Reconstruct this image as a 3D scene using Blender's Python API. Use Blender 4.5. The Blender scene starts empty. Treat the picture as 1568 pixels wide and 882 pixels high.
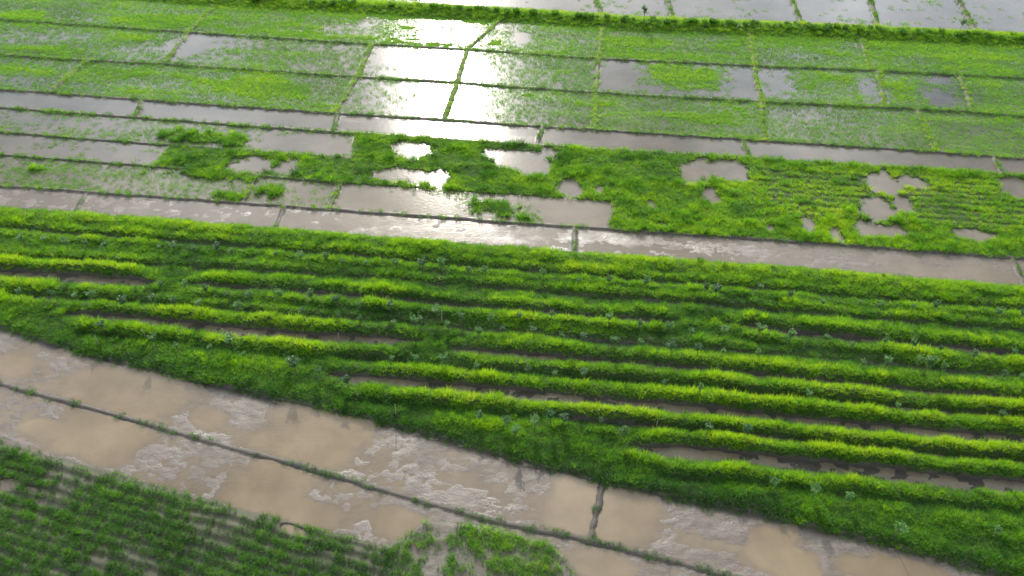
import bpy, math, numpy as np
from mathutils import Vector
rng=np.random.default_rng(7)
# ------------------------------------------------------------------ image pixels to ground
H=60.0; F=1211.0; PITCH=math.radians(41.7)
cP,sP=math.cos(PITCH),math.sin(PITCH)
def G(px,py):
    """image pixel -> ground metres, cast through the camera onto the ground plane"""
    b=441-py; t=H/(F*sP-b*cP)
    return ((px-784)*t,(F*cP+b*sP)*t)
A=math.radians(6.9); cA,sA=math.cos(A),math.sin(A)
A2=math.radians(16.6)
tab=rng.random((256,256))
def vn(x,y):
    xf=np.floor(x); yf=np.floor(y); fx=x-xf; fy=y-yf
    ix=xf.astype(np.int64)&255; iy=yf.astype(np.int64)&255
    fx=fx*fx*(3-2*fx); fy=fy*fy*(3-2*fy); ix1=(ix+1)&255; iy1=(iy+1)&255
    a=tab[ix,iy]*(1-fx)+tab[ix1,iy]*fx; b=tab[ix,iy1]*(1-fx)+tab[ix1,iy1]*fx
    return a*(1-fy)+b*fy
def fbm(x,y,o=4,s=0.0):
    r=0;a=1;n=0
    for i in range(o):
        r=r+a*vn(x*2**i+17.3*i+s,y*2**i+5.7*i+s*1.7); n+=a; a*=.55
    return r/n
def sst(a,b,x):
    t=np.clip((x-a)/(b-a),0,1); return t*t*(3-2*t)
def line(pts):
    w=np.array([G(*p) for p in pts]); xs,ys=w[:,0],w[:,1]
    def f(X):
        r=np.interp(X,xs,ys)
        s0=(ys[1]-ys[0])/(xs[1]-xs[0]); s1=(ys[-1]-ys[-2])/(xs[-1]-xs[-2])
        r=np.where(X<xs[0],ys[0]+(X-xs[0])*s0,r); r=np.where(X>xs[-1],ys[-1]+(X-xs[-1])*s1,r)
        return r
    return f
L0=line([(0,-30),(300,-3),(500,8),(800,24),(985,37),(1250,47),(1568,62)])
B1=line([(0,30),(250,47),(570,68),(715,76),(917,90),(1155,101),(1330,108),(1568,120)])
B2=line([(0,84),(135,93),(250,98),(550,118),(700,127),(912,142),(1165,156),(1350,165),(1490,172),(1568,179)])
B3=line([(0,138),(75,142),(215,153),(515,174),(680,184),(828,194),(910,199),(1140,214),(1430,233),(1568,244)])
B4=line([(0,165),(215,181),(515,203),(820,223),(1145,243),(1530,267),(1568,270)])
B5=line([(0,203),(200,218),(400,233),(540,243),(1568,312)])
B6=line([(0,238),(200,252),(380,268),(520,280),(900,306),(1568,352)])
B7=line([(0,285),(130,294),(435,316),(880,348),(1200,369),(1568,396)])
B8=line([(0,320),(120,329),(420,353),(880,389),(1200,411),(1568,444)])
B9=line([(0,503),(100,535),(235,570),(400,608),(600,652),(800,708),(930,745),(1100,778),(1300,820),(1400,846),(1568,890)])
MC=line([(0,588),(150,628),(350,685),(450,710),(600,755),(750,797),(900,828),(1000,852),(1120,884)])
B10=line([(0,676),(150,717),(330,768),(480,808),(600,838),(650,798),(720,800),(840,830),(890,884)])
def pdist(X,Y,pl,md):
    w=[G(*p) for p in pl]; d=np.full(X.shape,99.0)
    xs=[p[0] for p in w]; ys=[p[1] for p in w]
    m=(X>min(xs)-md)&(X<max(xs)+md)&(Y>min(ys)-md)&(Y<max(ys)+md)
    if not m.any(): return d
    x=X[m];y=Y[m];dd=np.full(x.shape,99.0)
    for (a,b) in zip(w[:-1],w[1:]):
        vx,vy=b[0]-a[0],b[1]-a[1]; L=vx*vx+vy*vy
        t=np.clip(((x-a[0])*vx+(y-a[1])*vy)/L,0,1)
        dd=np.minimum(dd,np.hypot(x-a[0]-t*vx,y-a[1]-t*vy))
    d[m]=dd; return d
def ell(X,Y,e,ang=A,nz=None,p=2.0):
    cx,cy,rx,ry=e[:4]; c=G(cx,cy); r1=abs(G(cx+rx,cy)[0]-c[0]); r2=(G(cx,cy-ry)[1]-G(cx,cy+ry)[1])/2
    R=max(r1,r2)*1.8+.5; v=np.full(X.shape,-9.0)
    m=(abs(X-c[0])<R)&(abs(Y-c[1])<R)
    if m.any():
        x=X[m]-c[0];y=Y[m]-c[1];u=x*math.cos(ang)-y*math.sin(ang);w=x*math.sin(ang)+y*math.cos(ang)
        v[m]=1-(abs(u/r1)**p+abs(w/r2)**p)**(1/p)+(0 if nz is None else nz[m])
    return v
divs={
'A':([((695,-40),(690,18))],[.8,.02]),
'B':([((330,8),(288,50)),((765,32),(715,76)),((922,45),(917,90)),((1148,50),(1155,101)),((1318,58),(1332,108))],[.9,1.05,.9,1.05,.95,1.02,1.02]),
'C':([((290,48),(250,98)),((570,68),(548,118)),((715,76),(700,127)),((917,90),(912,142)),((1155,101),(1165,156)),((1345,110),(1355,165)),((1470,116),(1490,172))],[.86,.66,.28,.66,.24,.8,.74,.84]),
'D':([((135,93),(75,142)),((548,118),(512,174)),((700,127),(680,184)),((912,142),(910,199)),((1165,156),(1172,216)),((1405,170),(1432,233))],[.76,.95,.42,.7,.92,.8,.82]),
'E':([((217,153),(207,181)),((517,174),(511,203)),((830,194),(822,223)),((1136,214),(1148,243)),((1520,241),(1536,267))],[0]*6),
'F':([((548,205),(540,243))],[.42,1.1]),
'G':([((262,222),(235,256))],[.28,1.1]),
'H':([((392,270),(372,312)),((522,280),(503,321)),((943,309),(930,351))],[.66,.4,.1,1.1]),
'I':([((134,294),(115,329)),((436,316),(421,353)),((879,348),(880,389)),((1548,394),(1575,444))],[0]*5),
}
adivs=[((905,-20),(918,14)),((1018,-15),(1028,22)),((1205,-15),(1227,34)),((1330,-12),(1343,38)),((1462,-10),(1492,44))]
# + green / - open water patches
patch=[(40,28,90,10,.3),(240,30,80,12,.3),(120,30,60,6,-.2),(560,25,50,8,.2),(540,46,42,9,-.8),(570,33,22,7,-.7),(640,35,40,6,-.2),(665,52,22,8,-.6),(720,55,30,10,-.6),(800,62,22,12,-.9),(775,42,20,7,-.6),(875,62,40,8,-.3),(1230,62,70,9,.4),(1410,72,70,9,.4),
(30,60,60,12,-.25),(120,55,60,9,-.3),(215,80,50,12,-.35),(60,75,70,7,.3),(190,58,40,6,.3),
(295,68,40,18,-.8),(360,65,40,8,-.35),(450,85,60,10,.25),(390,95,50,5,.2),(340,90,40,6,-.3),
(600,88,30,16,-.3),(690,100,45,25,-.5),(760,120,40,12,-.3),(860,100,50,10,.2),(820,80,50,6,.15),
(948,115,28,22,-.6),(1050,118,68,22,.85),(1132,130,26,22,-.7),(1185,125,32,26,-.7),(1260,125,50,16,.3),(1338,140,22,24,-.7),(1385,140,28,16,.2),(1440,150,28,16,-.8),(1440,122,25,7,-.5),(1530,140,30,18,.1),
(30,105,50,10,.2),(30,125,40,10,-.25),(180,110,60,9,.2),(240,128,60,8,-.35),(400,133,80,14,.3),(480,125,45,8,-.3),(130,135,40,7,-.3),(330,150,60,7,-.2),(350,118,50,6,-.2),
(600,150,45,20,-.25),(640,175,60,6,-.3),(760,160,50,12,-.15),(860,150,50,12,.25),(870,178,50,10,.1),(985,160,60,10,-.15),(1090,185,60,14,.2),(1020,190,50,8,-.2),(1230,180,50,12,-.15),(1330,195,60,14,-.1),(1300,180,40,8,.2),(1500,200,50,14,-.1),(1550,190,30,12,.2),
(60,182,60,8,-.2),(160,192,30,12,-.3),(290,208,40,8,.4),(110,175,60,6,.2),(465,222,78,15,-.9),(330,215,70,10,.6),(400,248,60,6,.6),(200,205,60,6,.3),
(60,235,60,7,-.2),(190,240,50,10,-.3),(330,265,80,8,.7),(100,260,90,8,.1),(280,282,60,9,-.1),(360,300,30,6,.4),
(420,290,20,12,.5),(470,297,30,12,-.3),(600,308,70,14,-.3),(655,322,50,9,-.5),(760,318,48,14,.75),(700,298,30,6,.5),(800,330,30,12,.6),(870,325,52,16,-.5),(845,300,30,5,.5)]
ponds=[(385,253,32,14),(438,257,18,14),(632,229,34,12),(605,268,34,11),(640,270,18,10),(670,273,17,13),(790,243,40,14),(815,250,30,14),(842,235,16,9),(756,236,18,7),(873,289,18,13),(918,291,8,6),(1070,259,29,15),(1060,264,20,14),(1118,262,26,15),(1090,301,11,12),(1350,279,24,16),(1362,285,14,9),(1398,277,17,10),(1340,319,25,16),(1385,315,14,9),(1350,352,38,9),(1235,344,9,9),(1282,361,8,11),(1490,359,32,10),(1325,350,14,12),(1556,288,20,14),(1178,350,7,5),(995,315,8,5),(1010,345,10,3)]
pud=[(195,603,85,30),(235,590,40,22),(150,668,62,34),(60,655,30,12),(470,665,70,36),(520,655,46,24),(420,745,56,44),(480,785,34,18),(612,803,34,18),(880,768,36,42),(900,800,24,26),(958,790,44,46),(1185,838,36,34),(1225,862,30,24),(1400,880,55,20),(1320,870,30,14),(925,866,40,22),(20,560,30,12),(320,640,25,14)]
dit=[([(-140,408),(0,421),(120,429),(240,438)],.95),([(280,438),(430,448),(640,466),(850,484),(1045,498)],.48),([(1105,500),(1250,517),(1400,531),(1568,548),(1750,566)],.58),
([(106,483),(300,503),(480,520),(646,527)],.82),([(685,538),(850,551),(1050,568),(1300,592),(1568,617),(1800,638)],.5),
([(502,578),(640,592),(800,607),(1000,625),(1200,645),(1400,664),(1800,700)],.78),([(970,690),(1100,701),(1250,718),(1400,732),(1568,749),(1800,772)],.9)]
fur=[[(-100,392),(0,398),(500,424),(900,456),(1200,480),(1568,512),(1700,520)],[(-100,345),(0,353),(420,386),(880,425),(1568,480),(1700,492)],[(20,455),(300,474),(640,500),(1050,535),(1568,580),(1700,590)],[(1110,605),(1568,642),(1700,655)],[(850,640),(1250,680),(1568,712),(1700,725)]]
def ground_layout(X,Y):  # ground layout at world points, from outlines given in image pixels
    wx=(fbm(X/2.5,Y/2.5,3,3.1)-.5)*.7; wy=(fbm(X/2.5,Y/2.5,3,9.4)-.5)*.7
    U=X*cA-Y*sA; V=X*sA+Y*cA
    U2=X*math.cos(A2)-Y*math.sin(A2); V2=X*math.sin(A2)+Y*math.cos(A2)
    Xw=X+wx*1.3; Yw=Y+wy*1.3
    n1=fbm(X/5,Y/3,4,1.0); n2=fbm(X/1.3,Y/1.1,4,7.0); n3=fbm(U/9,V/1.6,4,4.0); n5=fbm(X/.6,Y/.5,3,12.0); n6=fbm(X/14,Y/9,3,21.)
    z=np.zeros_like(X); veg=np.zeros_like(X); kind=np.zeros_like(X); tint=.4+.3*(n1-.5); gh=np.ones_like(X)
    mud=np.zeros_like(X); dark=np.zeros_like(X); bund=np.full_like(X,99.)
    Ls={k:f(X)+wy*.5 for k,f in dict(L0=L0,B1=B1,B2=B2,B3=B3,B4=B4,B5=B5,B6=B6,B7=B7,B8=B8,B9=B9,MC=MC,B10=B10).items()}
    dens=np.zeros_like(X)
    bands=[('A',None,'L0'),('B','L0','B1'),('C','B1','B2'),('D','B2','B3'),('E','B3','B4'),('F','B4','B5'),('G','B5','B6'),('H','B6','B7'),('I','B7','B8')]
    M={}; vb_=np.zeros_like(X)
    for nm,up,lo in bands:
        m=(Y>=Ls[lo]); 
        if up: m&=(Y<Ls[up])
        M[nm]=m; dl,dn=divs[nm]; ci=np.zeros(X.shape,int)
        for p,q in dl:
            a=G(*p);b=G(*q); xd=a[0]+(Y-a[1])*(b[0]-a[0])/(b[1]-a[1])+wx*.4
            ci+=(X>xd)
            if m.any():
                dd=abs(X-xd); dd=np.where(m,dd,99)
                if nm not in('G','A'): bund=np.minimum(bund,np.where(dd<1.5,dd,99))
                if nm in 'BCDFH': vb_=np.where(dd<.7,1,vb_)
        dens=np.where(m,np.array(dn)[ci],dens)
    for p,q in adivs:
        a=G(*p);b=G(*q); xd=a[0]+(Y-a[1])*(b[0]-a[0])/(b[1]-a[1])
        bund=np.minimum(bund,np.where(M['A'],abs(X-xd)*.8,99))
    far=Y>168
    cell=vn(np.floor(U/34)*3.7+.5,np.floor(V/26)*2.9+.5)
    dens=np.where(far,np.where(cell>.55,.1,.95),dens)
    bund=np.where(far,np.minimum(abs((U/34)%1-.0)*34,abs((V/26)%1)*26),bund)
    dens=dens+(n1-.5)*.45+(n3-.5)*.5+(n6-.5)*.3
    paddy=M['A']|M['B']|M['C']|M['D']|M['F']|M['G']|M['H']
    nn=(n2-.5)*.9+(n1-.5)*.7+(n5-.5)*.5
    for e in patch:
        v=ell(Xw,Yw,e,A,nn*1.1); dens=dens+e[4]*sst(-.25,.35,v)
    z=np.where(paddy,-.09+.1*sst(.6,1.15,dens)+(n2-.5)*.05,z)
    veg=np.where(paddy,np.clip(dens*1.15,0,1)**1.1*(0.35+.65*sst(.3,.6,n2+.3*dens)),veg)
    rr=.5+.5*np.sin(V*2*math.pi/1.1); veg=np.where(paddy,veg*(1-.45*rr*(1-np.clip(dens,0,1))),veg)
    tint=np.where(paddy,.35+.8*(n3-.5)+.3*sst(.8,1.2,dens)+.3*(n6-.5),tint); gh=np.where(paddy,.9,gh)
    land_s=sst(.72,.9,dens)*(M['F']|M['G']|M['H'])
    rows=.5+.5*np.sin(V*2*math.pi/1.25+3*(n1-.5))
    rowz=sst(G(1120,280)[0],G(1170,280)[0],X)*sst(0,3,Ls['B4']-Y)*sst(0,2,Y-(Ls['B6']-1.5+wx))
    z=np.where(land_s>0,z*(1-land_s)+land_s*(.14+.15*(n2-.5)+.1*rowz*rows),z)
    veg=np.where(land_s>.5,.97-.85*rowz*(1-rows)*sst(.25,.55,n2+.1),veg)
    kind=np.where(land_s>.5,1,kind); gh=np.where(land_s>.5,.55+.8*(n1-.4)+.6*sst(.5,.75,n2)-.15*rowz,gh)
    tint=np.where(land_s>.5,.62+.6*(n1-.5)+.5*(n3-.5)+.12*rowz-.25*sst(.5,.75,n2),tint)
    for e in ponds:
        v=ell(Xw,Yw,e,A,nn*1.2); s=sst(-.25,.1,v)*(M['F']|M['G']|M['H'])
        z=z*(1-s)-.1*s; veg=np.where(s>.3,veg*(1-s)**2,veg); tint=np.where((s>0)&(s<.4),tint-.15,tint)
    m=M['E']; z=np.where(m,-.07+.12*(n3-.5)+.04*(n2-.5),z); mud=np.where(m,1,mud); veg=np.where(m,0,veg)
    m=M['I']; z=np.where(m,-.008+.09*(n3-.47)+.06*(n2-.5)+.04*(n5-.5),z); mud=np.where(m,1,mud); veg=np.where(m,.0,veg)
    db=bund.copy()
    for k in ('B1','B2','B3','B4','B5','B6','B7','B8'):
        d=abs(Y-Ls[k])
        if k in('B5','B6'): d=np.where(X<G(540,240)[0],d,99)
        db=np.minimum(db,d)
    wB=np.where(Y>G(0,200)[1],.34,.26)*(.75+.5*n2)
    bz=np.clip(1-(db/(wB*1.5))**2,0,1)
    inb=(bz>.05)&(Y>Ls['B8']-.4)&(Y<168)
    z=np.where(inb,np.maximum(z,-.05+.28*bz+(n2-.5)*.08),z)
    vb=np.where(Y>Ls['B7']+1.0,.8,.3)+.3*vb_
    veg=np.where(inb&(db<wB),np.maximum(veg,vb*(.35+.9*sst(.4,.6,n2))),veg); kind=np.where(inb&(db<wB)&(kind<1),1,kind)
    gh=np.where(inb&(db<wB)&(land_s<.5),.46,gh); tint=np.where(inb&(db<wB)&(land_s<.5),.46+.5*(n1-.5)+.25*vb_,tint)
    dark=np.where(inb,.85,dark); mud=np.where(inb&(mud<.5),.8,mud)
    d=(Y-Ls['L0']); s=np.exp(-(d/2.1)**2)*(Y<200); z=z+.75*s
    m=(s>.2); veg=np.where(m,.95,veg); kind=np.where(m,1,kind); tint=np.where(m,.6+.4*sst(-1,2.5,d)+.3*(n1-.5),tint); gh=np.where(m,.8,gh)
    # plantation
    P=(Y<Ls['B8'])&(Y>Ls['B9'])
    e8=Ls['B8']-Y; e9=Y-Ls['B9']
    n7=fbm(U/8,V/.55,3,31.); n8=fbm(X/2.2,Y/1.2,3,41.)
    pz=.45+.4*np.exp(-((e8-1.6)/1.2)**2)+.12*(n2-.5)+.25*(n1-.5)+.12*(n8-.5)
    pt=.38+.45*(n3-.5)+.4*(n1-.5)+.35*(n6-.5)+.45*(n7-.5)+.3*(n8-.5)+.38*np.exp(-((e8-1.4)/1.4)**2)
    pg=.62+.5*(n1-.4)+.5*(n2-.5)+.4*(n7-.5)+.6*(n8-.5)
    pd=np.zeros_like(X); pv=np.ones_like(X)
    bm=.7+.5*sst(.3,.65,n1)
    for pl,w in dit:
        x0,x1=G(*pl[0])[0],G(*pl[-1])[0]
        tp=sst(-1.2,3.5,X-x0)*sst(-1.2,3.5,x1-X)
        d=pdist(X+wx*.8,Y+wy*.7,pl,6)
        berm=np.exp(-((d-w*(.3+.7*tp)-.4-.4*tp)/.5)**2)*bm*(.4+.6*tp)
        pz=pz+.36*berm*(1+.6*(n8-.5)); pt=pt+.33*berm; pg=pg+.16*berm  # berm grass taller and yellower; the tint paints in the lit crests
        tr=np.exp(-((d-w-2.0)/.5)**2)*tp; pt-=.14*tr; pz-=.18*tr; pg-=.1*tr
        wl=w*(.3+.7*tp)*(.85+.35*n3)
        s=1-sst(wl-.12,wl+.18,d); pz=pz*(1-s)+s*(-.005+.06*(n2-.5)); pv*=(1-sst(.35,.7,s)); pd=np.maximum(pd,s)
    for pl in fur:
        d=pdist(X+wx*.8,Y+wy*.8,pl,4)
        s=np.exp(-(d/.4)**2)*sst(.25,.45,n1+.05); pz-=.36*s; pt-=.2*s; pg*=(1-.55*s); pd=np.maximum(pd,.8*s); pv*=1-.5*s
        r=np.exp(-((d-1.0)/.5)**2)*bm; pz+=.2*r; pt+=.18*r
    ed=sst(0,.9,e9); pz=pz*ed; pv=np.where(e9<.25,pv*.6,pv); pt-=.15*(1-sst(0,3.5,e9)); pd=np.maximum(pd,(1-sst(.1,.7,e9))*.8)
    pz*=sst(0,.7,e8)
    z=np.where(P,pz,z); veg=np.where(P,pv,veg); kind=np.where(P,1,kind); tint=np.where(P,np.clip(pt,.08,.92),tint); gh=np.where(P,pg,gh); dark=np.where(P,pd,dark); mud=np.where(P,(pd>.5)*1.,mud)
    # near mud strip
    n4=fbm(U2/5,V2/1.3,4,2.0)
    Q=(Y<=Ls['B9'])&(Y>Ls['B10'])
    mz=.01+.09*(n4-.5)+.06*(n2-.5)+.07*(n5-.5)
    for e in pud:
        v=ell(Xw,Yw,e,A2,nn*.9,3.0); s=sst(-.45,.4,v); mz=mz-.1*s
    z=np.where(Q,mz,z); mud=np.where(Q,1,mud); veg=np.where(Q,.0,veg)
    dm=abs(Y-Ls['MC']+wy*.5); dm=np.minimum(dm,pdist(X+wx*.6,Y,[(924,735),(918,770),(905,828)],3))
    wm_=.28+.45*(n2-.3)
    s=np.clip(1-(dm/wm_)**2,0,1)*Q
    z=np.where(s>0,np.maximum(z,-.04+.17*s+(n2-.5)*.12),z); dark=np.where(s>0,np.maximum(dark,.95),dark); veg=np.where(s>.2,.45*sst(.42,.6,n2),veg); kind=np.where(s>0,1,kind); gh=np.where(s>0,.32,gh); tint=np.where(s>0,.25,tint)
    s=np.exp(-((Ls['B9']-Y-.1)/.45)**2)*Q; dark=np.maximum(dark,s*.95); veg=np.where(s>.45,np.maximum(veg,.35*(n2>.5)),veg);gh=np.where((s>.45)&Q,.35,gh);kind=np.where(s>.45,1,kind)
    # lower left field
    R=(Y<=Ls['B10'])&(Y<Ls['B9'])
    e10=Ls['B10']-Y
    xw=G(640,800)[0]
    rws=.5+.5*np.sin(V2*2*math.pi/1.0+3.5*(n1-.5))
    wd=sst(xw-3.5,xw+.5,X+wx)
    z=np.where(R,sst(0,.6,e10)*(.16+.14*rws*(1-wd)+.15*(n2-.5)),z)
    g0=sst(.36,.52,n1+.3*(n2-.5)+.08*sst(0,6,e10))
    rv=(.1+.9*sst(.25,.6,rws))*(.2+.8*g0)*(1-wd)+wd*(.05+.75*sst(.46,.62,.6*n2+.4*n1))
    veg=np.where(R,rv*sst(-.1,.5,e10),veg); kind=np.where(R,1,kind); gh=np.where(R,.42+.35*n2,gh)
    tint=np.where(R,.14+.5*(n1-.5)+.2*(rws-.5)+wd*(.2+.6*(n2-.5)),tint); dark=np.where(R,.75+.2*n2-.5*wd,dark); mud=np.where(R,.6+.3*wd,mud)
    for e in [(15,742,22,8),(50,752,16,5),(455,812,22,8),(870,835,22,10),(20,722,22,4)]:
        v=ell(Xw,Yw,e,A2,nn*.9); s=sst(-.1,.2,v)*R; z=z-.3*s; veg=veg*(1-s)
    return dict(z=z,veg=np.clip(veg,0,1),kind=kind,tint=tint,gh=np.clip(gh,.25,1.6),mud=mud,dark=dark,n2=n2,e9=e9)
# ------------------------------------------------------------------ node helpers
def mat(name):
    m=bpy.data.materials.new(name); m.use_nodes=True; m.node_tree.nodes.clear(); return m,m.node_tree
def N(t,ty,**k):
    n=t.nodes.new(ty)
    for a,b in k.items(): setattr(n,a,b)
    return n
def ramp(t,fac,st):
    r=t.nodes.new('ShaderNodeValToRGB'); e=r.color_ramp.elements
    while len(e)<len(st): e.new(.5)
    for i,(p,c) in enumerate(st): e[i].position=p; e[i].color=(*c,1) if len(c)==3 else c
    t.links.new(fac,r.inputs[0]); return r.outputs[0]
def mix(t,f,a,b,bt='MIX'):
    m=t.nodes.new('ShaderNodeMix'); m.data_type='RGBA'; m.blend_type=bt
    for i,v in ((0,f),(6,a),(7,b)):
        if isinstance(v,(int,float)): m.inputs[i].default_value=v
        elif isinstance(v,tuple): m.inputs[i].default_value=(*v,1)
        else: t.links.new(v,m.inputs[i])
    return m.outputs[2]
def noise(t,vec,sc,det=4,rough=.6):
    n=N(t,'ShaderNodeTexNoise'); n.inputs['Scale'].default_value=sc; n.inputs['Detail'].default_value=det; n.inputs['Roughness'].default_value=rough
    t.links.new(vec,n.inputs['Vector']); return n.outputs['Fac']
def math_(t,op,a,b=0.0):
    m=t.nodes.new('ShaderNodeMath'); m.operation=op
    for i,v in ((0,a),(1,b)):
        if isinstance(v,(int,float)): m.inputs[i].default_value=v
        else: t.links.new(v,m.inputs[i])
    return m.outputs[0]
def mapr(t,v,a,b,c=0,d=1):
    n=N(t,'ShaderNodeMapRange'); t.links.new(v,n.inputs['Value'])
    for k,x in (('From Min',a),('From Max',b),('To Min',c),('To Max',d)): n.inputs[k].default_value=x
    return n.outputs[0]
def stretched(t,ang,sx,sy):
    g=N(t,'ShaderNodeNewGeometry'); mp=N(t,'ShaderNodeMapping'); mp.vector_type='POINT'
    mp.inputs['Rotation'].default_value=(0,0,ang); mp.inputs['Scale'].default_value=(sx,sy,1)
    t.links.new(g.outputs['Position'],mp.inputs['Vector']); return mp.outputs[0]
def mud_colour(t,pos):
    nf=noise(t,stretched(t,A2,.7,1.3),1.6,9,.78); nm=noise(t,pos,.3,5)
    c=ramp(t,nf,[(.3,(.055,.042,.03)),(.45,(.095,.075,.056)),(.56,(.14,.114,.09)),(.7,(.21,.18,.152))])
    return nf,mix(t,.45,c,ramp(t,nm,[(.35,(.085,.067,.048)),(.65,(.15,.122,.095))]))
gm,t=mat('field_ground'); out=N(t,'ShaderNodeOutputMaterial'); bs=N(t,'ShaderNodeBsdfPrincipled'); t.links.new(bs.outputs[0],out.inputs[0])
pos=N(t,'ShaderNodeNewGeometry').outputs['Position']
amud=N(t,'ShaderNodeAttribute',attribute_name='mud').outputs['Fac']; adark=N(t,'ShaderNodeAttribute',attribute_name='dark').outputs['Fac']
nf,mudc=mud_colour(t,pos); nx=noise(t,pos,5,6,.7)
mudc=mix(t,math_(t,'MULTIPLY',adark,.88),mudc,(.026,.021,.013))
grc=ramp(t,nx,[(.3,(.02,.035,.008)),(.55,(.04,.065,.012)),(.75,(.08,.075,.025))])  # dark green-brown: shadow inside the grass is put into the ground colour
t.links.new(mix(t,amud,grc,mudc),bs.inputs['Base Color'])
glos=noise(t,pos,.22,4); rg=mapr(t,math_(t,'ADD',math_(t,'MULTIPLY',nf,.4),glos),.55,.82,.24,.65); rg=mix(t,adark,rg,(.65,.65,.65)); rg=mix(t,amud,(.9,.9,.9),rg); t.links.new(rg,bs.inputs['Roughness'])
bp=N(t,'ShaderNodeBump'); bp.inputs['Strength'].default_value=.7; bp.inputs['Distance'].default_value=.08
t.links.new(math_(t,'ADD',nf,math_(t,'MULTIPLY',nx,.8)),bp.inputs['Height']); t.links.new(bp.outputs[0],bs.inputs['Normal'])
wm,t=mat('muddy_water'); out=N(t,'ShaderNodeOutputMaterial'); bs=N(t,'ShaderNodeBsdfPrincipled'); t.links.new(bs.outputs[0],out.inputs[0])
pos=N(t,'ShaderNodeNewGeometry').outputs['Position']
n=noise(t,pos,.14,6); sx=N(t,'ShaderNodeSeparateXYZ'); t.links.new(pos,sx.inputs[0])
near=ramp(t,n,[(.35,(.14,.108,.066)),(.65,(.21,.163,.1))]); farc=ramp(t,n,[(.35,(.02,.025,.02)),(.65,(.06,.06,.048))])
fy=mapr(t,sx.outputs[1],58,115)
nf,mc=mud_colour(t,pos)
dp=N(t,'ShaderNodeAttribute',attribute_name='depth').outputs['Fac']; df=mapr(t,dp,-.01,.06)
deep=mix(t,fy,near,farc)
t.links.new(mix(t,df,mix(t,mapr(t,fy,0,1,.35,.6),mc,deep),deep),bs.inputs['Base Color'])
t.links.new(mapr(t,df,0,1,.22,.14),bs.inputs['Roughness']); bs.inputs['IOR'].default_value=1.4
bp=N(t,'ShaderNodeBump'); bp.inputs['Strength'].default_value=.3; bp.inputs['Distance'].default_value=.035
t.links.new(noise(t,stretched(t,A,1,2.2),1.6,5),bp.inputs['Height']); t.links.new(bp.outputs[0],bs.inputs['Normal'])
def foliage(name,stops,trans=.5,inst=True):
    m,t=mat(name); out=N(t,'ShaderNodeOutputMaterial')
    if inst: a=N(t,'ShaderNodeAttribute',attribute_name='tint',attribute_type='INSTANCER').outputs['Fac']
    else: a=N(t,'ShaderNodeObjectInfo').outputs['Random']
    c=ramp(t,a,stops)
    d=N(t,'ShaderNodeBsdfPrincipled'); d.inputs['Roughness'].default_value=.45; d.inputs['Specular IOR Level'].default_value=.3
    tr=N(t,'ShaderNodeBsdfTranslucent'); ms=N(t,'ShaderNodeMixShader'); ms.inputs[0].default_value=trans
    t.links.new(c,d.inputs['Base Color'])
    t.links.new(mix(t,1.0,c,(1.75,1.65,.5),'MULTIPLY'),tr.inputs['Color'])
    t.links.new(d.outputs[0],ms.inputs[1]); t.links.new(tr.outputs[0],ms.inputs[2]); t.links.new(ms.outputs[0],out.inputs[0]); return m
gst=[(0,(.028,.085,.024)),(.3,(.06,.175,.028)),(.55,(.115,.27,.024)),(.8,(.2,.37,.018)),(1,(.28,.41,.025))]
mg=foliage('grass_blades',gst,.58); mr=foliage('rice_blades',[(0,(.075,.17,.06)),(.5,(.12,.29,.05)),(1,(.22,.4,.035))],.58); ml=foliage('sapling_leaves',[(0,(.04,.11,.035)),(1,(.11,.24,.06))],.35,False)
mb,t=mat('bark'); out=N(t,'ShaderNodeOutputMaterial'); bs=N(t,'ShaderNodeBsdfPrincipled'); t.links.new(bs.outputs[0],out.inputs[0])
t.links.new(ramp(t,noise(t,N(t,'ShaderNodeNewGeometry').outputs['Position'],14),[(.3,(.06,.045,.03)),(.7,(.16,.12,.08))]),bs.inputs['Base Color']); bs.inputs['Roughness'].default_value=.9
# ------------------------------------------------------------------ terrain sheet
def axis(a,b,steps):
    xs=[a]
    while xs[-1]<b: xs.append(xs[-1]+steps(xs[-1]))
    return xs
def grow(s,st,lim):
    r=[];x=s
    while abs(x)<lim: st*=1.3; x+=st; r.append(x)
    return r
xi=axis(-122,122,lambda x:.2)
yi=axis(24,172,lambda y:.12+.2*max(0,(y-40))/110)
xs=np.array(grow(xi[0],-.3,3500)[::-1]+xi+grow(xi[-1],.3,3500))
ys=np.array(grow(yi[0],-.3,1500)[::-1]+yi+grow(yi[-1],.3,5000))
GX,GY=np.meshgrid(xs,ys); X=GX.ravel();Y=GY.ravel()
S=ground_layout(X,Y)
nx_,ny_=len(xs),len(ys)
def gridmesh(name,X,Y,Z,nx,ny):
    me=bpy.data.meshes.new(name); co=np.stack([X,Y,Z],1).astype(np.float32)
    i=np.arange((nx-1)*(ny-1)); r=i//(nx-1); c=i%(nx-1); v=r*nx+c
    q=np.stack([v,v+1,v+nx+1,v+nx],1).astype(np.int32)
    me.vertices.add(len(co)); me.vertices.foreach_set('co',co.ravel())
    me.loops.add(q.size); me.loops.foreach_set('vertex_index',q.ravel())
    me.polygons.add(len(q)); me.polygons.foreach_set('loop_start',np.arange(0,q.size,4,dtype=np.int32)); me.polygons.foreach_set('loop_total',np.full(len(q),4,np.int32))
    me.polygons.foreach_set('use_smooth',np.ones(len(q),bool))
    me.update(); return me
me=gridmesh('ground',X,Y,S['z'],nx_,ny_)
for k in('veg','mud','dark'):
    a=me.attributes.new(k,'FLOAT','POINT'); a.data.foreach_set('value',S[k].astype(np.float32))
me.materials.append(gm); ob=bpy.data.objects.new('ground',me); bpy.context.collection.objects.link(ob)
sl=(slice(None,None,2),slice(None,None,2)); wX,wY,wZ=GX[sl],GY[sl],S['z'].reshape(GX.shape)[sl]
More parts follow.
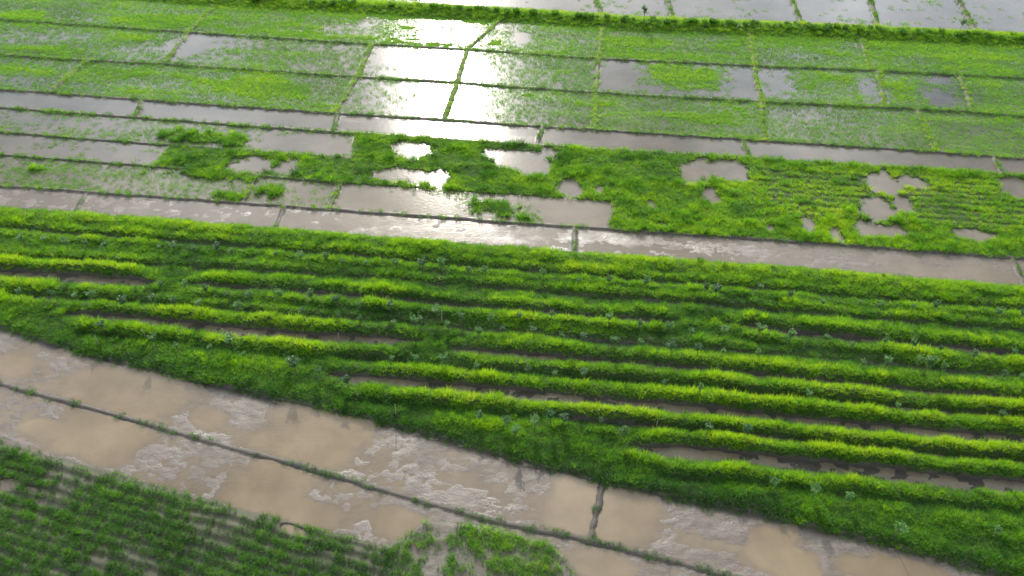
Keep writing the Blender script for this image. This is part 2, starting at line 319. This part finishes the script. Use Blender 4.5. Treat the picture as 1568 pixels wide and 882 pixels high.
me=gridmesh('paddy_water',wX.ravel(),wY.ravel(),np.zeros(wX.size),wX.shape[1],wX.shape[0])
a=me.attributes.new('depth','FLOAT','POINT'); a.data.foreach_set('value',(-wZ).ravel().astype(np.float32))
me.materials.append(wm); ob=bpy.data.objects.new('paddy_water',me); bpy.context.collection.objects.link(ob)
# ------------------------------------------------------------------ plant prototypes
def tuft(name,n,h,spread,w,lean,seed,m):
    r=np.random.default_rng(seed); vs=[];fs=[]
    for i in range(n):
        a=r.uniform(0,2*math.pi); rr=spread*math.sqrt(r.uniform(0,1)); bx,by=rr*math.cos(a),rr*math.sin(a)
        a2=a+r.uniform(-1,1); hh=h*r.uniform(.45,1.1); l=lean*r.uniform(.3,1.2)*hh; ww=w*r.uniform(.7,1.3)
        f=r.uniform(0,math.pi); tx,ty=math.cos(f)*ww/2,math.sin(f)*ww/2; dx,dy=math.cos(a2)*l,math.sin(a2)*l
        k=len(vs)
        vs+= [(bx-tx,by-ty,-.05),(bx+tx,by+ty,-.05),(bx+dx*.35-tx*.9,by+dy*.35-ty*.9,hh*.6),(bx+dx*.35+tx*.9,by+dy*.35+ty*.9,hh*.6),(bx+dx,by+dy,hh*(1-.25*lean))]
        fs+= [(k,k+1,k+3,k+2),(k+2,k+3,k+4)]
    me=bpy.data.meshes.new(name); me.from_pydata(vs,[],fs); me.materials.append(m); return bpy.data.objects.new(name,me)
def coll(name,obs):
    c=bpy.data.collections.new(name)
    for o in obs: c.objects.link(o)
    return c
cg=coll('grass_tufts',[tuft('grass_tuft',60,.54,.32,.022,.65,1,mg),tuft('grass_tuft',50,.78,.22,.022,.7,2,mg),tuft('grass_tuft',66,.4,.34,.022,.6,3,mg),tuft('grass_tuft',60,.58,.32,.022,.7,4,mg),tuft('grass_tuft',60,.46,.3,.024,.8,4,mg)])
cr=coll('rice_tufts',[tuft('rice_tuft',40,.32,.36,.02,.5,5,mr),tuft('rice_tuft',44,.28,.4,.02,.6,6,mr),tuft('rice_tuft',34,.3,.34,.022,.6,16,mr)])
cs=coll('shrubs',[tuft('shrub_plant',110,1.2,.55,.09,.7,8,mg),tuft('shrub_plant',90,.9,.65,.1,.9,9,mg)])
def scatter_obj(name,c,P,scl,tint,nvar):
    n=len(P); me=bpy.data.meshes.new(name); me.vertices.add(n); me.vertices.foreach_set('co',P.astype(np.float32).ravel())
    a=me.attributes.new('rot','FLOAT_VECTOR','POINT'); r=np.zeros((n,3),np.float32); r[:,2]=rng.uniform(0,6.28,n); r[:,0]=rng.normal(0,.1,n); a.data.foreach_set('vector',r.ravel())
    a=me.attributes.new('scl','FLOAT_VECTOR','POINT'); a.data.foreach_set('vector',scl.astype(np.float32).ravel())
    a=me.attributes.new('tint','FLOAT','POINT'); a.data.foreach_set('value',np.clip(tint,0,1).astype(np.float32))
    a=me.attributes.new('pick','INT','POINT'); a.data.foreach_set('value',rng.integers(0,nvar,n).astype(np.int32))
    ob=bpy.data.objects.new(name,me); bpy.context.collection.objects.link(ob)
    ng=bpy.data.node_groups.new(name,'GeometryNodeTree'); ng.interface.new_socket('Geometry',in_out='INPUT',socket_type='NodeSocketGeometry'); ng.interface.new_socket('Geometry',in_out='OUTPUT',socket_type='NodeSocketGeometry')
    gi=ng.nodes.new('NodeGroupInput'); go=ng.nodes.new('NodeGroupOutput'); ip=ng.nodes.new('GeometryNodeInstanceOnPoints'); ci=ng.nodes.new('GeometryNodeCollectionInfo')
    ci.inputs['Collection'].default_value=c; ci.inputs['Separate Children'].default_value=True; ci.inputs['Reset Children'].default_value=True
    ip.inputs['Pick Instance'].default_value=True
    def at(nm,ty):
        x=ng.nodes.new('GeometryNodeInputNamedAttribute'); x.data_type=ty; x.inputs['Name'].default_value=nm; return x.outputs['Attribute']
    L=ng.links.new; L(gi.outputs[0],ip.inputs['Points']); L(ci.outputs[0],ip.inputs['Instance']); L(at('pick','INT'),ip.inputs['Instance Index']); L(at('rot','FLOAT_VECTOR'),ip.inputs['Rotation']); L(at('scl','FLOAT_VECTOR'),ip.inputs['Scale']); L(ip.outputs[0],go.inputs[0])
    md=ob.modifiers.new('scatter','NODES'); md.node_group=ng; return ob
def cand(y0,y1,sp,jit=.5):
    R=y1*.5+45; a=np.arange(-R-30,R+30,sp); b=np.arange(y0-R*.2-8,y1+R*.2+8,sp)
    g,h=np.meshgrid(a,b); g=g.ravel()+rng.uniform(-jit,jit,g.size)*sp; h=h.ravel()+rng.uniform(-jit,jit,h.size)*sp
    x=g*cA+h*sA; y=-g*sA+h*cA
    m=(y>y0)&(y<=y1)&(abs(x)<y*.5+33); return x[m],y[m]
acc=[];acr=[]
def run(x,y,gs,ks):
    s=ground_layout(x,y); k=rng.random(len(x))<s['veg']
    m=k&(s['kind']>.5)&(s['z']>-.03)
    h=s['gh'][m]*rng.uniform(.6,1.35,m.sum()); w=gs*rng.uniform(.8,1.25,m.sum())*np.clip(.55+.6*s['gh'][m],.6,1.1)
    acc.append((np.stack([x[m],y[m],s['z'][m]],1),np.stack([w,w,h],1),s['tint'][m]+rng.normal(0,.1,m.sum())))
    m=k&(s['kind']<.5); h=rng.uniform(.75,1.25,m.sum()); w=ks*rng.uniform(.8,1.2,m.sum())
    acr.append((np.stack([x[m],y[m],np.maximum(s['z'][m],-.04)],1),np.stack([w,w,h],1),s['tint'][m]+rng.normal(0,.06,m.sum())))
run(*cand(25,50,.3),.92,1)
run(*cand(50,80,.35),1.02,1)
run(*cand(80,110,.4),1.15,.95)
run(*cand(110,175,.46),1.3,1.25)
for nm,c,ac,nv in(('grass',cg,acc,5),('rice_plants',cr,acr,3)):
    P=np.concatenate([a[0] for a in ac]);Sc=np.concatenate([a[1] for a in ac]);T=np.concatenate([a[2] for a in ac]); print(nm,len(P)); scatter_obj(nm,c,P,Sc,T,nv)
sx_=rng.uniform(-125,125,420); sy_=L0(sx_)+rng.normal(-.3,.6,420); sx2=rng.uniform(-60,75,300); sy2=rng.uniform(36,76,300)
s=ground_layout(sx2,sy2); k=(s['veg']>.9)&(s['dark']<.2)&(s['z']>.2); sx2,sy2=sx2[k],sy2[k]
sx3=rng.uniform(-40,95,260); sy3=rng.uniform(74,104,260); s=ground_layout(sx3,sy3); k=(s['kind']>.5)&(s['veg']>.8)&(s['z']>.05); sx3,sy3=sx3[k],sy3[k]
xx=np.concatenate([sx_,sx2,sx3]);yy=np.concatenate([sy_,sy2,sy3]); s=ground_layout(xx,yy)
sc=np.concatenate([rng.uniform(.3,.9,len(sx_)),rng.uniform(.3,.6,len(sx2)),rng.uniform(.3,.55,len(sx3))])
tt=np.concatenate([rng.uniform(.0,.35,len(sx_)),rng.uniform(.1,.5,len(sx2)),rng.uniform(.15,.5,len(sx3))])
scatter_obj('shrub_row',cs,np.stack([xx,yy,s['z']],1),np.stack([sc,sc,sc],1),tt,2)
# ------------------------------------------------------------------ saplings
def sapling(seed,h=1.5):
    r=np.random.default_rng(seed); vs=[];fs=[];mi=[]
    def limb(a,b,r0,r1,n=6):
        a=Vector(a);b=Vector(b);d=(b-a).normalized(); u=d.orthogonal().normalized(); v=d.cross(u); k=len(vs)
        for p,rr in((a,r0),(b,r1)):
            for i in range(n): vs.append(tuple(p+(u*math.cos(6.283*i/n)+v*math.sin(6.283*i/n))*rr))
        for i in range(n): fs.append((k+i,k+(i+1)%n,k+n+(i+1)%n,k+n+i)); mi.append(0)
    top=(r.normal(0,.05),r.normal(0,.05),h*.66); limb((0,0,-.1),top,.05,.025)
    for i in range(8):
        a=6.283*i/8+r.uniform(-.4,.4); L=h*r.uniform(.2,.34); b=(top[0]+math.cos(a)*L*.6,top[1]+math.sin(a)*L*.6,top[2]+L*r.uniform(.1,.9)-.1); st=(top[0]*.8,top[1]*.8,top[2]*r.uniform(.5,1)); limb(st,b,.018,.006,4)
        for j in range(34):
            tt=r.uniform(.2,1.1); p=[st[q]+(b[q]-st[q])*tt+r.normal(0,.06) for q in range(3)]; aa=r.uniform(0,6.283); l=r.uniform(.12,.26); w=l*.3; dz=r.uniform(-.12,.08)
            dx,dy=math.cos(aa),math.sin(aa); k=len(vs)
            vs.extend([tuple(p),(p[0]+dx*l*.5-dy*w,p[1]+dy*l*.5+dx*w,p[2]+.03),(p[0]+dx*l,p[1]+dy*l,p[2]+dz),(p[0]+dx*l*.5+dy*w,p[1]+dy*l*.5-dx*w,p[2]+.03)]); fs.append((k,k+1,k+2,k+3)); mi.append(1)
    me=bpy.data.meshes.new('sapling_tree'); me.from_pydata(vs,[],fs); me.materials.append(mb); me.materials.append(ml); me.polygons.foreach_set('material_index',mi); return me
sm=[sapling(i,2.0+.15*i) for i in range(5)]
trees=[]
for pl,sp in [([(-20,378),(500,412),(1000,455),(1600,505)],2.6),([(260,455),(640,487),(1050,520),(1600,562)],2.8),([(0,462),(120,470),(640,508),(660,512)],2.9),([(640,512),(1050,548),(1600,595)],2.9),([(160,525),(280,540),(450,568),(600,620)],3.0),([(600,560),(1000,598),(1600,650)],3.0),([(590,630),(800,660),(1000,660),(1600,715)],3.1),([(800,680),(950,715),(1150,750),(1360,785),(1560,835)],3.2)]:
    w=[G(*p) for p in pl]; acc_=0
    for a,b in zip(w[:-1],w[1:]):
        L=math.hypot(b[0]-a[0],b[1]-a[1]); d=acc_
        while d<L:
            if rng.random()<.8: trees.append((a[0]+(b[0]-a[0])*d/L+rng.normal(0,.3),a[1]+(b[1]-a[1])*d/L+rng.normal(0,.35),rng.uniform(.6,1.04)))
            d+=sp*rng.uniform(.8,1.25)
        acc_=d-L
for p,s_ in [((985,40),1.6),((360,540),1.2),((455,580),1.1),((950,680),1.1),((1410,582),1.5),((1365,826),1.2),((1130,55),1.1),((1468,50),1.1),((843,655),1.1),((790,680),1.1)]:
    w=G(*p); trees.append((w[0],w[1],s_))
tx=np.array([q[0] for q in trees]);ty=np.array([q[1] for q in trees]); s=ground_layout(tx,ty)
for i,q in enumerate(trees):
    if (s['veg'][i]<.5 or s['z'][i]<.1 or s['e9'][i]<2.6) and q[2]<1.05: continue
    o=bpy.data.objects.new('sapling_tree',sm[i%5]); o.location=(q[0],q[1],s['z'][i]); o.rotation_euler=(rng.normal(0,.06),rng.normal(0,.06),rng.uniform(0,6.28)); o.scale=(q[2]*rng.uniform(.75,1.0),)*2+(q[2],); bpy.context.collection.objects.link(o)
import bmesh
def stake(p,h,m):
    w=G(*p); z=float(ground_layout(np.array([w[0]]),np.array([w[1]]))['z'][0]); bm=bmesh.new(); bmesh.ops.create_cone(bm,segments=8,radius1=.05,radius2=.035,depth=h,cap_ends=True)
    for v in bm.verts:
        if v.co.z>0: v.co.x+=.06
    bmesh.ops.translate(bm,verts=bm.verts,vec=(0,0,h/2-.2)); me=bpy.data.meshes.new('wooden_stake'); bm.to_mesh(me); me.materials.append(m); o=bpy.data.objects.new('wooden_stake',me); o.location=(w[0],w[1],z); bpy.context.collection.objects.link(o)
sm_,t=mat('weathered_wood'); out=N(t,'ShaderNodeOutputMaterial'); bs=N(t,'ShaderNodeBsdfPrincipled'); t.links.new(bs.outputs[0],out.inputs[0])
t.links.new(ramp(t,noise(t,N(t,'ShaderNodeNewGeometry').outputs['Position'],9),[(.3,(.18,.15,.11)),(.7,(.38,.34,.28))]),bs.inputs['Base Color'])
for p,h in [((677,497),1.9),((520,525),1.6),((155,535),1.8),((607,640),1.7),((225,522),1.5),((1003,660),1.7)]: stake(p,h,sm_)
# ------------------------------------------------------------------ light, sky, camera
el=math.radians(27.0); az=math.radians(-4.9)
sd=Vector((math.sin(az)*math.cos(el),math.cos(az)*math.cos(el),math.sin(el)))
l=bpy.data.lights.new('sun','SUN'); l.energy=5; l.angle=math.radians(.5); l.color=(1,.95,.85); o=bpy.data.objects.new('sun',l); o.rotation_euler=sd.to_track_quat('Z','Y').to_euler(); o.location=(0,0,100); bpy.context.collection.objects.link(o)
w=bpy.data.worlds.new('World'); bpy.context.scene.world=w; w.use_nodes=True; t=w.node_tree; t.nodes.clear()
out=N(t,'ShaderNodeOutputWorld'); bg=N(t,'ShaderNodeBackground'); bg.inputs['Strength'].default_value=.13; t.links.new(bg.outputs[0],out.inputs[0])
sk=N(t,'ShaderNodeTexSky',sky_type='NISHITA'); sk.sun_disc=False; sk.sun_elevation=el; sk.sun_rotation=az; sk.dust_density=1.2
tc=N(t,'ShaderNodeTexCoord'); sp=N(t,'ShaderNodeSeparateXYZ'); t.links.new(tc.outputs['Generated'],sp.inputs[0])
zz=math_(t,'ADD',math_(t,'MAXIMUM',sp.outputs[2],0),.12); cb=N(t,'ShaderNodeCombineXYZ'); t.links.new(math_(t,'DIVIDE',sp.outputs[0],zz),cb.inputs[0]); t.links.new(math_(t,'DIVIDE',sp.outputs[1],zz),cb.inputs[1])
cl=ramp(t,noise(t,cb.outputs[0],2.6,9,.62),[(.42,(0,0,0)),(.56,(1,1,1))])
dt=N(t,'ShaderNodeVectorMath',operation='DOT_PRODUCT'); t.links.new(tc.outputs['Generated'],dt.inputs[0]); dt.inputs[1].default_value=sd
sg=mapr(t,dt.outputs['Value'],.55,1.0)
t.links.new(mix(t,math_(t,'MULTIPLY',cl,.92),sk.outputs[0],mix(t,sg,(12,12.8,14.6),(36,36.5,38))),bg.inputs['Color'])
cam=bpy.data.cameras.new('camera'); cam.sensor_width=36; cam.lens=F/1568*36; cam.clip_end=8000; co=bpy.data.objects.new('camera',cam); co.location=(0,0,H); co.rotation_euler=(math.pi/2-PITCH,0,0); bpy.context.collection.objects.link(co); sc=bpy.context.scene; sc.camera=co
sc.view_settings.view_transform='Standard'; sc.view_settings.look='None'; sc.view_settings.exposure=0
